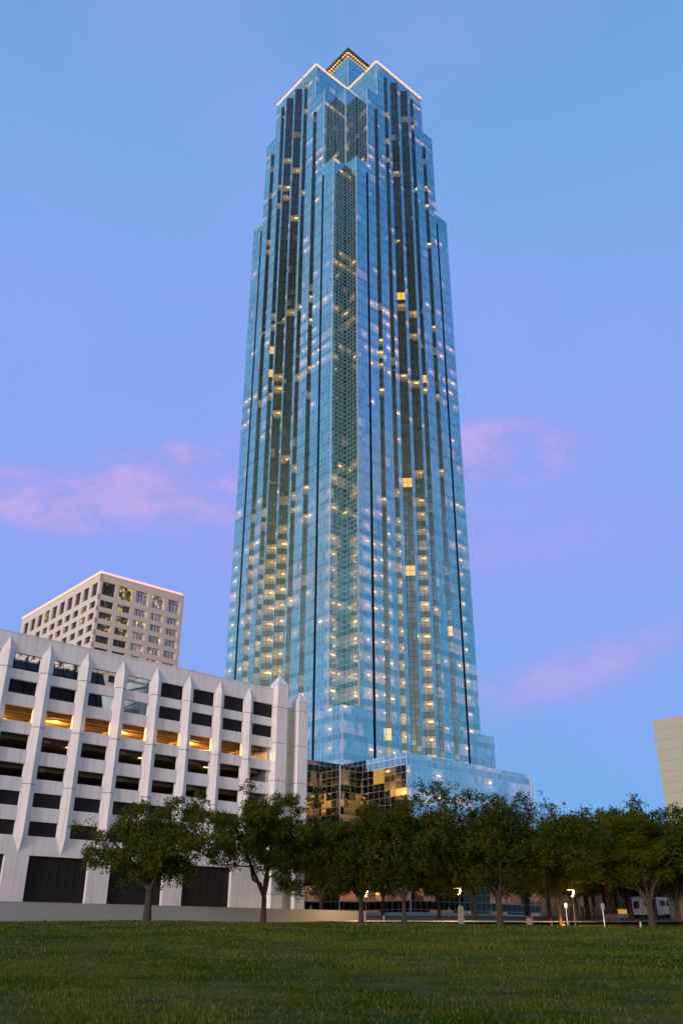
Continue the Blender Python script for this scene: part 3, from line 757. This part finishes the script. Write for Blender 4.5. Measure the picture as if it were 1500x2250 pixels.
def make_tree(name, seed, h, rx, th, nclump, leafn, lsize, mleaf, base_r=.30, nlimb=5, low=.28, parent_loc=(0,0,0), lean=(0,0), zoff=0.0):
    rg = np.random.RandomState(seed)
    root = thing(name, '', 'tree', parent_loc)
    # main limbs
    wood = MB(); nodes = []
    top = Vector((lean[0], lean[1], th))
    wood.tube([(0,0,-.3), (0,0,.1), (lean[0]*.4, lean[1]*.4, th*.5), top], [base_r*1.5, base_r*1.1, base_r*.85, base_r*.8], 10)
    nodes.append((top, base_r*.7))
    for i in range(nlimb):
        a = 2*math.pi*(i+rg.rand()*.6)/nlimb; rr = rx*(.45+.3*rg.rand()); hz = h*(.55+.3*rg.rand()) if i else h*.75
        if i == 0: rr *= .2
        end = Vector((math.cos(a)*rr, math.sin(a)*rr, hz)); pts = [top.copy()]; K = 5
        for k in range(1, K+1):
            f = k/K
            p = top.lerp(end, f); p.z = top.z+(end.z-top.z)*(f**(.75+.5*rg.rand()*.6))
            p += Vector(rg.normal(0, .16, 3))*(1 if k < K else 0); pts.append(p)
        rad = [base_r*.62*(1-.72*k/K) for k in range(K+1)]
        wood.tube(pts, rad, 7)
        for p, r in zip(pts[1:], rad[1:]): nodes.append((p, r))
    # clumps in an uneven dome
    ph = rg.rand(6)*6.28; cz = h*(low+1)/2; hz = h*(1-low)/2
    cl = []
    tries = 0
    while len(cl) < nclump and tries < 20000:
        tries += 1
        v = rg.normal(0, 1, 3); v /= np.linalg.norm(v); rr = rg.rand()**.42
        a = math.atan2(v[1], v[0])
        mod = 1+.18*math.sin(2*a+ph[0])+.15*math.sin(3*a+ph[1])+.14*math.sin(5*a+ph[2]+3*v[2])+.14*math.sin(7*v[2]+ph[3]+a)
        x, y = v[0]*rr*rx*mod, v[1]*rr*rx*mod; z = cz+v[2]*rr*hz*(mod if v[2] > 0 else .9)
        if z < h*low*.85: continue
        if v[2] < -.2 and rg.rand() < .35: continue
        cl.append((Vector((x, y, z)), rg.uniform(.55, 1.15)*rx/5.5))
    cl.sort(key=lambda c: (c[0]-top).length)
    for p, r in cl:
        best = min(nodes, key=lambda n: (n[0]-p).length + (0 if n[0].z < p.z+.3 else 1.0))
        q, rr = best; d = (p-q).length
        mid = q.lerp(p, .5)+Vector(rg.normal(0, .08, 3))*d*.6; mid.z -= .05*d
        r0 = min(rr*.7, .02+.022*d+.02)
        wood.tube([q, mid, p], [r0, r0*.7, r0*.35], 5, cap=False)
        nodes.append((mid, r0*.7)); nodes.append((p, r0*.5))
    wood.build('trunk', M_bark, root, smooth=True)
    # leaves, numpy
    per = leafn//len(cl); V = []; UV = []
    for p, r in cl:
        n = int(per*rg.uniform(.6, 1.4))
        # sprigs: leaves gather on short twigs
        ns = max(4, n//14)
        sv = rg.normal(0, 1, (ns, 3)); sv /= np.linalg.norm(sv, axis=1)[:, None]
        sp = sv*(rg.rand(ns, 1)**.5)*r*np.array([1, 1, .72])
        idx = rg.randint(0, ns, n)
        c = sp[idx]*(1+.0) + rg.normal(0, .13*lsize/.2, (n, 3)) + sv[idx]*rg.rand(n, 1)*.25 + np.array(p)
        nr = rg.normal(0, 1, (n, 3)) + np.array([0, 0, .9]); nr /= np.linalg.norm(nr, axis=1)[:, None]
        t1 = np.cross(nr, rg.normal(0, 1, (n, 3))); t1 /= np.linalg.norm(t1, axis=1)[:, None]; t2 = np.cross(nr, t1)
        sz = lsize*rg.uniform(.6, 1.3, (n, 1))
        a_ = c-t1*sz*.5; b_ = c+t2*sz*.28; d_ = c+t1*sz*.5; e_ = c-t2*sz*.28
        V.append(np.stack([a_, b_, d_, e_], 1).reshape(-1, 3))
        cu = np.clip(rg.normal(.5, .2)+rg.normal(0, .15, n), 0, 1); cw = rg.rand(n)
        UV.append(np.repeat(np.stack([cu, cw], 1), 4, 0))
    V = np.concatenate(V).astype(np.float32); UV = np.concatenate(UV).astype(np.float32); nf = len(V)//4
    me = bpy.data.meshes.new('crown'); me.vertices.add(len(V)); me.vertices.foreach_set('co', V.ravel())
    me.loops.add(nf*4); me.loops.foreach_set('vertex_index', np.arange(nf*4, dtype=np.int32))
    me.polygons.add(nf); me.polygons.foreach_set('loop_start', np.arange(0, nf*4, 4, dtype=np.int32))
    ul = me.uv_layers.new(name='uv'); me.update(calc_edges=True)
    me.uv_layers['uv'].data.foreach_set('uv', UV.ravel()); me.materials.append(mleaf); me.validate()
    o = bpy.data.objects.new('crown', me); COL.objects.link(o); o.parent = root
    return root
G1 = 'live oaks along the edge of the lawn'
T1 = make_tree('oak_tree', 11, 9.7, 6.0, 2.5, 120, 46000, .22, M_leaf, .36, 5, .26, at(322, 82)); T1['label'] = 'spreading oak at the left in front of the garage, leftmost of the lawn trees'; T1['group'] = G1
T2 = make_tree('oak_tree', 23, 12.2, 5.3, 2.2, 125, 46000, .23, M_leaf, .30, 6, .30, at(578, 90)); T2['label'] = 'oak with forked bare lower limbs in front of the garage corner pillars'; T2['group'] = G1
T3 = make_tree('oak_tree', 37, 10.4, 7.0, 2.2, 150, 50000, .24, M_leaf2, .27, 6, .24, at(793, 93)); T3['label'] = 'dense oak standing at the end of the low wall, first tree before the podium'; T3['group'] = G1
T4 = make_tree('oak_tree', 41, 11.2, 6.4, 2.2, 140, 46000, .24, M_leaf2, .26, 6, .24, at(888, 93)); T4['label'] = 'oak with dark straight trunk between the wall end tree and the grey sign pillar'; T4['group'] = G1
T5 = make_tree('oak_tree', 59, 12.1, 9.8, 2.4, 215, 74000, .25, M_leaf2, .36, 7, .20, at(1098, 95)); T5['label'] = 'largest broad oak in front of the right podium wing, beside the litter bin'; T5['group'] = G1
def put(src, px, d, rz, sc, label, group='oaks in the grove right of the tower'):
    return dup(src, at(px, d), rz, label, group, sc)
put(T3, 1208, 118, 2.0, (1.1, 1.1, 1.02), 'oak with dark trunk just left of the small uplit tree')
put(T1, 1266, 112, 1.0, (1.25, 1.25, 1.0), 'oak right beside the third street lamp, its trunk dark')
put(T5, 1293, 124, 2.6, (.85, .85, 1.0), 'oak with leaning trunk right of the lamp, tallest crown of the grove')
put(T4, 1345, 116, .7, (1.1, 1.1, 1.02), 'oak standing over the dark bench in the grove')
put(T2, 1388, 120, 1.9, (1.1, 1.1, 1.12), 'slim trunked oak between the bench and the white shuttle buses')
put(T2, 1432, 104, 4.1, (1.25, 1.25, .90), 'oak with pale forked limbs in front of the white shuttle buses')
put(T3, 1442, 122, 5.0, (1.1, 1.1, 1.12), 'oak behind the pale forked one near the shuttle buses')
put(T4, 1492, 112, 3.3, (1.1, 1.1, 1.0), 'oak at the right edge of the lawn, its trunk by the frame')
put(T1, 1160, 128, 2.2, (1.0, 1.0, 1.1), 'thin trunked oak behind the litter bin')
put(T5, 1400, 150, .4, (1.0, 1.0, 1.12), 'far oak crown behind the grove above the brown building')
put(T5, 1545, 125, 4.4, (.9, .9, .98), 'oak mostly outside the right edge, crown reaching in')
put(T3, 705, 112, 3.0, (.9, .9, .98), 'oak behind the low wall right of the garage pillars', 'second row of oaks before the podium')
put(T4, 842, 124, 1.2, (.9, .9, 1.0), 'oak across the road between the two wall end oaks', 'second row of oaks before the podium')
put(T3, 965, 118, 5.2, (.85, .85, 1.03), 'oak across the road left of the grey sign pillar', 'second row of oaks before the podium')
put(T4, 1045, 112, 4.0, (.8, .8, 1.0), 'oak just behind the broad one, right of the sign pillar', 'second row of oaks before the podium')
# small uplit tree
T6 = make_tree('small_tree', 77, 6.2, 2.3, 1.3, 36, 5200, .22, M_leaf2, .16, 6, .42, at(1232, 99)); T6['label'] = 'small tree with bare forked limbs lit orange from below'
p = at(1238, 98)
ul_ = thing('ground_uplight', 'small ground lamp throwing orange light up the little tree', 'lamp', p)
M_lampm = simple('lamp_metal', (.05,.05,.05), .5)
mb = MB(); mb.lathe([(.1, 0), (.12, .18), (.09, .2)], n=12); mb.build('housing', M_lampm, ul_)
mb = MB(); mb.lathe([(.08, .205), (.001, .207)], n=12); mb.build('lens', emitter('orange_lens', (1, .35, .08), 4), ul_)
def plight(loc, e, col, parent=None, soft=.15):
    l = bpy.data.lights.new('lamp_light', 'POINT'); l.energy = e; l.color = col; l.shadow_soft_size = soft
    ob = bpy.data.objects.new('lamp_light', l); COL.objects.link(ob); ob.location = loc
    if parent: ob.parent = parent
plight((-.15, -.1, .3), 500, (1, .33, .08), ul_)

# ------------------------------------------------------------------ STREET LAMPS
M_post = simple('lamp_post_paint', (.16,.15,.13), .5); M_lens = emitter('lamp_lens', (1.0, .66, .33), 7.0)
def lamp(px, d, label, hgt=3.25):
    p = at(px, d)
    l = thing('street_lamp', label, 'street lamp', p, 0, 'curved head lamps along the road')
    mb = MB(); mb.tube([(0,0,0), (0,0,.4), (0,0,hgt-.75)], [.09, .05, .045], 10); mb.build('post', M_post, l)
    mb = MB(); mb.tube([(0,0,hgt-.78), (.12,0,hgt-.55), (.16,0,hgt-.3), (.13,0,hgt-.08)], [.05,.06,.06,.05], 8); mb.build('bracket', M_post, l)
    mb = MB(); mb.tube([(-.10,-.02,hgt-.72), (.06,-.02,hgt-.62), (.12,-.07,hgt-.4), (.14,-.07,hgt-.12)], [.06,.11,.12,.08], 10); mb.build('diffuser', M_lens, l, smooth=True)
    mb = MB(); mb.obox((-.12, 0, hgt-.02), (1,0,.06), (0,1,0), (0,0,1), .36, .16, .04); mb.build('hood', M_post, l)
    mb = MB(); mb.obox((-.14, 0, hgt-.075), (1,0,.06), (0,1,0), (0,0,1), .32, .13, .012); mb.build('lens', M_lens, l)
    plight((-.4, 2.6, hgt-.6), 1000, (1, .55, .2), l)
lamp(804, 99, 'lit street lamp beside the trunk of the wall end oak, leftmost of three', 3.2)
lamp(1011, 101, 'lit street lamp rising behind the grey sign pillar, middle of three', 3.5)
lamp(1263, 101, 'lit street lamp right of the small uplit tree, rightmost of three', 3.5)
# sign pillar
p = at(1013, 96)
sp_ = thing('sign_pillar', 'narrow grey stone pillar with a small red round sign on its face', 'sign pillar', p)
mb = MB(); mb.box(-.27, .27, -.15, .15, -.2, 1.55); mb.box(-.2, .2, -.12, .12, 1.55, 1.68); mb.build('pillar', simple('pillar_stone', (.22,.22,.19), .85), sp_, bevel=.03)
M_red = simple('red_sign', (.35,.02,.015), .5); M_wh = simple('white_sign', (.30,.31,.30), .5)
mb = MB(); mb.tube([(0,-.152,1.15), (0,-.17,1.15)], .13, 20); r_ = mb.build('round_sign', M_red, sp_)
mb = MB(); mb.box(-.09, .09, -.176, -.1705, 1.13, 1.17); mb.build('white_bar', M_wh, r_)
# litter bin
p = at(1163, 96)
lb = thing('litter_bin', 'round concrete litter bin with dark domed lid at the lawn edge', 'litter bin', p)
mb = MB(); mb.lathe([(.30, 0), (.31, .05), (.31, .68), (.28, .7)], n=20); mb.build('bin_body', simple('bin_aggregate', (.30,.22,.14), .9, noise=.3, scale=20), lb, smooth=True)
mb = MB(); mb.lathe([(.33, .7), (.34, .8), (.30, .9), (.18, .98), (.01, 1.0)], n=20); mb.build('lid', M_lampm, lb, smooth=True)
# sign posts
def signpost(px, d, hgt, w, h_, label, name='sign_post'):
    s_ = thing(name, label, 'sign', at(px, d), 0)
    mb = MB(); mb.tube([(0,0,0), (0,0,hgt)], .035, 8); mb.build('post', M_steel, s_)
    mb = MB(); mb.box(-w/2, w/2, -.06, -.04, hgt-h_, hgt); mb.build('sign_plate', M_wh, s_)
signpost(1327, 97, 2.15, .36, .55, 'white rectangular sign on a thin steel post at the lawn edge')
signpost(1246, 104, 2.1, .28, .45, 'small grey sign on a post left of the third lamp')
# bollards
def boll(px, d, h_, label, mat=M_conc2, r=.09):
    mb = MB(); mb.lathe([(r, -.1), (r, h_-.05), (r*.7, h_), (.001, h_+.01)], n=12)
    o = mb.build('bollard', mat, None, smooth=True); o.location = at(px, d); tag(o, label, 'bollard', 'bollards by the road and paths')
M_wood = simple('timber', (.30,.20,.10), .8)
boll(1406, 97, .55, 'short pale bollard on the lawn edge under the shuttle buses')
boll(1211, 97, .65, 'thin timber post right of the litter bin', M_wood, .05)
boll(1249, 97, .55, 'thin timber post under the third street lamp', M_wood, .05)
boll(843, 104, .6, 'pale post on the kerb between the two wall end oaks', M_wh, .05)
boll(1080, 150, 1.1, 'white marker post in front of the podium, left of the broad oak', M_wh, .14)
boll(682, 150, 1.4, 'white cabinet like post above the low wall by the garage corner', M_wh, .22)
boll(903, 150, 1.1, 'white marker post by the podium wing corner', M_wh, .14)
boll(988, 150, 1.2, 'white marker post in front of the podium left of the sign pillar', M_wh, .14)
boll(1265, 118, .7, 'small white post at the foot of the oak beside the third lamp', M_wh, .1)
# bench
p = at(1345, 108)
bn = thing('park_bench', 'dark park bench under the grove oaks', 'bench', p)
mb = MB(); 
for k in range(4): mb.box(-.8, .8, -.25+k*.13, -.15+k*.13, .43, .47)
mb.build('seat', M_lampm, bn)
mb = MB()
for k in range(3): mb.box(-.8, .8, .27, .3, .55+k*.14, .65+k*.14)
mb.build('backrest', M_lampm, bn)
for sx in (-.7, .7):
    mb = MB(); mb.box(sx-.03, sx+.03, -.22, -.17, 0, .43); mb.box(sx-.03, sx+.03, .24, .269, 0, .95); mb.box(sx-.03, sx+.03, -.16, .239, .37, .428); mb.build('leg', M_lampm, bn)
# shuttle buses
def bus(px, d, rz, L, label):
    b_ = thing('shuttle_bus', label, 'bus', at(px, d), rz, 'white shuttle buses parked on the grass')
    mb = MB(); mb.box(-L/2, L/2, -1.0, 1.0, .45, 2.65); mb.box(L/2, L/2+1.0, -.95, .95, .45, 1.5); mb.build('body', M_carw, b_, bevel=.12)
    for y in (-1.004, 1.004):
        for k in range(int(L/1.2)):
            x = -L/2+.35+k*1.2; mb = MB(); mb.box(x, x+.95, min(y, y*1.008), max(y, y*1.008), 1.5, 2.2); mb.build('window', M_win, b_)
    mb = MB(); mb.box(-L/2-.01, -L/2-.003, -.45, .45, 1.2, 2.1); mb.build('window', M_win, b_)
    for x in (-L/2+.9, L/2-.3):
        for y in (-.85, .85):
            mb = MB(); mb.tube([(x, y-.14, .42), (x, y+.14, .42)], .42, 16); mb.build('wheel', M_tyre, b_)
bus(1420, 135, R(35), 3.4, 'white shuttle bus with dark rear window, left one of the two')
bus(1462, 142, R(28), 4.0, 'white shuttle bus behind the forked oak, right one of the two')
# electric cabinet lit yellow
p = at(1370, 140)
ub = thing('sign_box', 'small yellow lit sign box on the grass in the grove', 'sign', p)
mb = MB(); mb.box(-.9, .9, -.2, .2, 0, .5); mb.build('plinth', M_conc2, ub)
mb = MB(); mb.box(-.6, .6, -.15, .15, .5, 1.1); mb.build('light_panel', emitter('yellow_panel', (1, .55, .08), .5), ub)
# brown finned building
p = at(1268, 165)
fb = thing('finned_building', 'low brown building with tall narrow vertical windows behind the grove', 'building', (p.x, p.y, 0), R(4))
M_brown = simple('brown_stone', (.17,.13,.09), .85); 
mb = MB(); mb.box(-2, 22, 1.0, 14, 1, 13); mb.build('wall', M_brown, fb)
for k in range(12):
    mb = MB(); mb.box(-2+k*1.95, -2+k*1.95+1.05, .3, .997, 1, 12.6); mb.build('fin', M_brown, fb)
    mb = MB(); mb.box(-.9+k*1.95, -.9+k*1.95+.8, .93, .995, 4.6, 11.5); mb.build('window', M_win, fb)
mb = MB(); mb.box(-2.3, 22.3, .1, 14.3, 12.6+.4, 13.6); mb.build('roof', M_brown, fb)
# small beige building at right
p = at(1488, 128)
sb = thing('gatehouse', 'small cream gatehouse with hipped roof at the far right edge', 'building', (p.x, p.y, p.z), R(-10))
M_cream = simple('cream_render', (.55,.50,.38), .85)
mb = MB(); mb.box(0, 6, 0, 5, -.5, 2.9); mb.build('wall', M_cream, sb)
mb = MB()
q = [(-.4,-.4,2.9),(6.4,-.4,2.9),(6.4,5.4,2.9),(-.4,5.4,2.9)]; tp = [(2,2.5,4.6),(4,2.5,4.6)]
mb.face([q[0],q[1],tp[1],tp[0]]); mb.face([q[2],q[3],tp[0],tp[1]]); mb.face([q[1],q[2],tp[1]]); mb.face([q[3],q[0],tp[0]]); mb.face(q)
mb.build('roof', M_cream, sb)
# red traffic light
p = at(1225, 128)
tl = thing('traffic_signal', 'red traffic signal glowing through the leaves above the small uplit tree', 'traffic light', p)
mb = MB(); mb.tube([(0,0,0), (0,0,5.9)], .07, 8); mb.build('post', M_post, tl)
mb = MB(); mb.box(-.15, .15, -.18, .1, 4.9, 5.9); h_ = mb.build('housing', M_lampm, tl)
mb = MB(); mb.tube([(0,-.19,5.7), (0,-.23,5.7)], .16, 16); mb.build('lens', emitter('red_lens', (1, .16, .04), 6), h_)

# ------------------------------------------------------------------ GRASS BLADES
def blades(n, y0, y1, hgt, wid, seed, power=1.0):
    rg = np.random.RandomState(seed)
    y = y0+(y1-y0)*rg.rand(n)**power
    x = (rg.rand(n)*2-1)*(y*.44+1.5)
    cl = np.sin(x*1.7+3*np.sin(y*.9))*np.sin(y*1.3+2*np.sin(x*.8)); keep = rg.rand(n) < (.55+.45*cl)
    x, y = x[keep], y[keep]; n = len(x)
    z = np.array([gh(b)+und(a, b) for a, b in zip(x, y)])
    a = rg.rand(n)*6.28; h = hgt*rg.uniform(.5, 1.3, n)*(1+.35*cl[keep]); w = wid*rg.uniform(.7, 1.3, n)
    lx, ly = rg.normal(0, .35, n)*h, rg.normal(0, .35, n)*h
    P = np.stack([np.stack([x-np.cos(a)*w, y-np.sin(a)*w, z-.01], 1), np.stack([x+np.cos(a)*w, y+np.sin(a)*w, z-.01], 1), np.stack([x+lx, y+ly, z+h], 1)], 1).reshape(-1, 3)
    q1 = np.sin(x*.21+2.1*np.sin(y*.13+.5))*np.sin(y*.27+1.3*np.sin(x*.17)); q2 = np.sin(x*.63+1.7*np.sin(y*.51))*np.sin(y*.88+1.1*np.sin(x*.43+2)); q3 = np.sin(x*1.9+1.5*np.sin(y*1.3))*np.sin(y*2.3+x*.7)
    patch = np.clip(.40+.55*q1+.38*q2+.18*q3+rg.normal(0, .16, n), 0, 1)
    UV = np.repeat(np.stack([patch, rg.rand(n)], 1), 3, 0)
    return P, UV
PU = [blades(170000, 17, 36, .075, .011, 1, 1.0), blades(120000, 33, 62, .09, .022, 2), blades(70000, 58, 97, .11, .04, 3)]
V = np.concatenate([a for a, b in PU]).astype(np.float32); UV = np.concatenate([b for a, b in PU]).astype(np.float32); nf = len(V)//3
me = bpy.data.meshes.new('grass'); me.vertices.add(len(V)); me.vertices.foreach_set('co', V.ravel())
me.loops.add(nf*3); me.loops.foreach_set('vertex_index', np.arange(nf*3, dtype=np.int32))
me.polygons.add(nf); me.polygons.foreach_set('loop_start', np.arange(0, nf*3, 3, dtype=np.int32))
me.uv_layers.new(name='uv'); me.update(calc_edges=True); me.uv_layers['uv'].data.foreach_set('uv', UV.ravel())
me.materials.append(leaf_mat('grass_blades', (.026,.072,.004), (.115,.134,.016), (.26,.22,.06)))
go = bpy.data.objects.new('lawn_grass', me); COL.objects.link(go); tag(go, 'short uneven lawn grass', 'grass', kind='stuff')
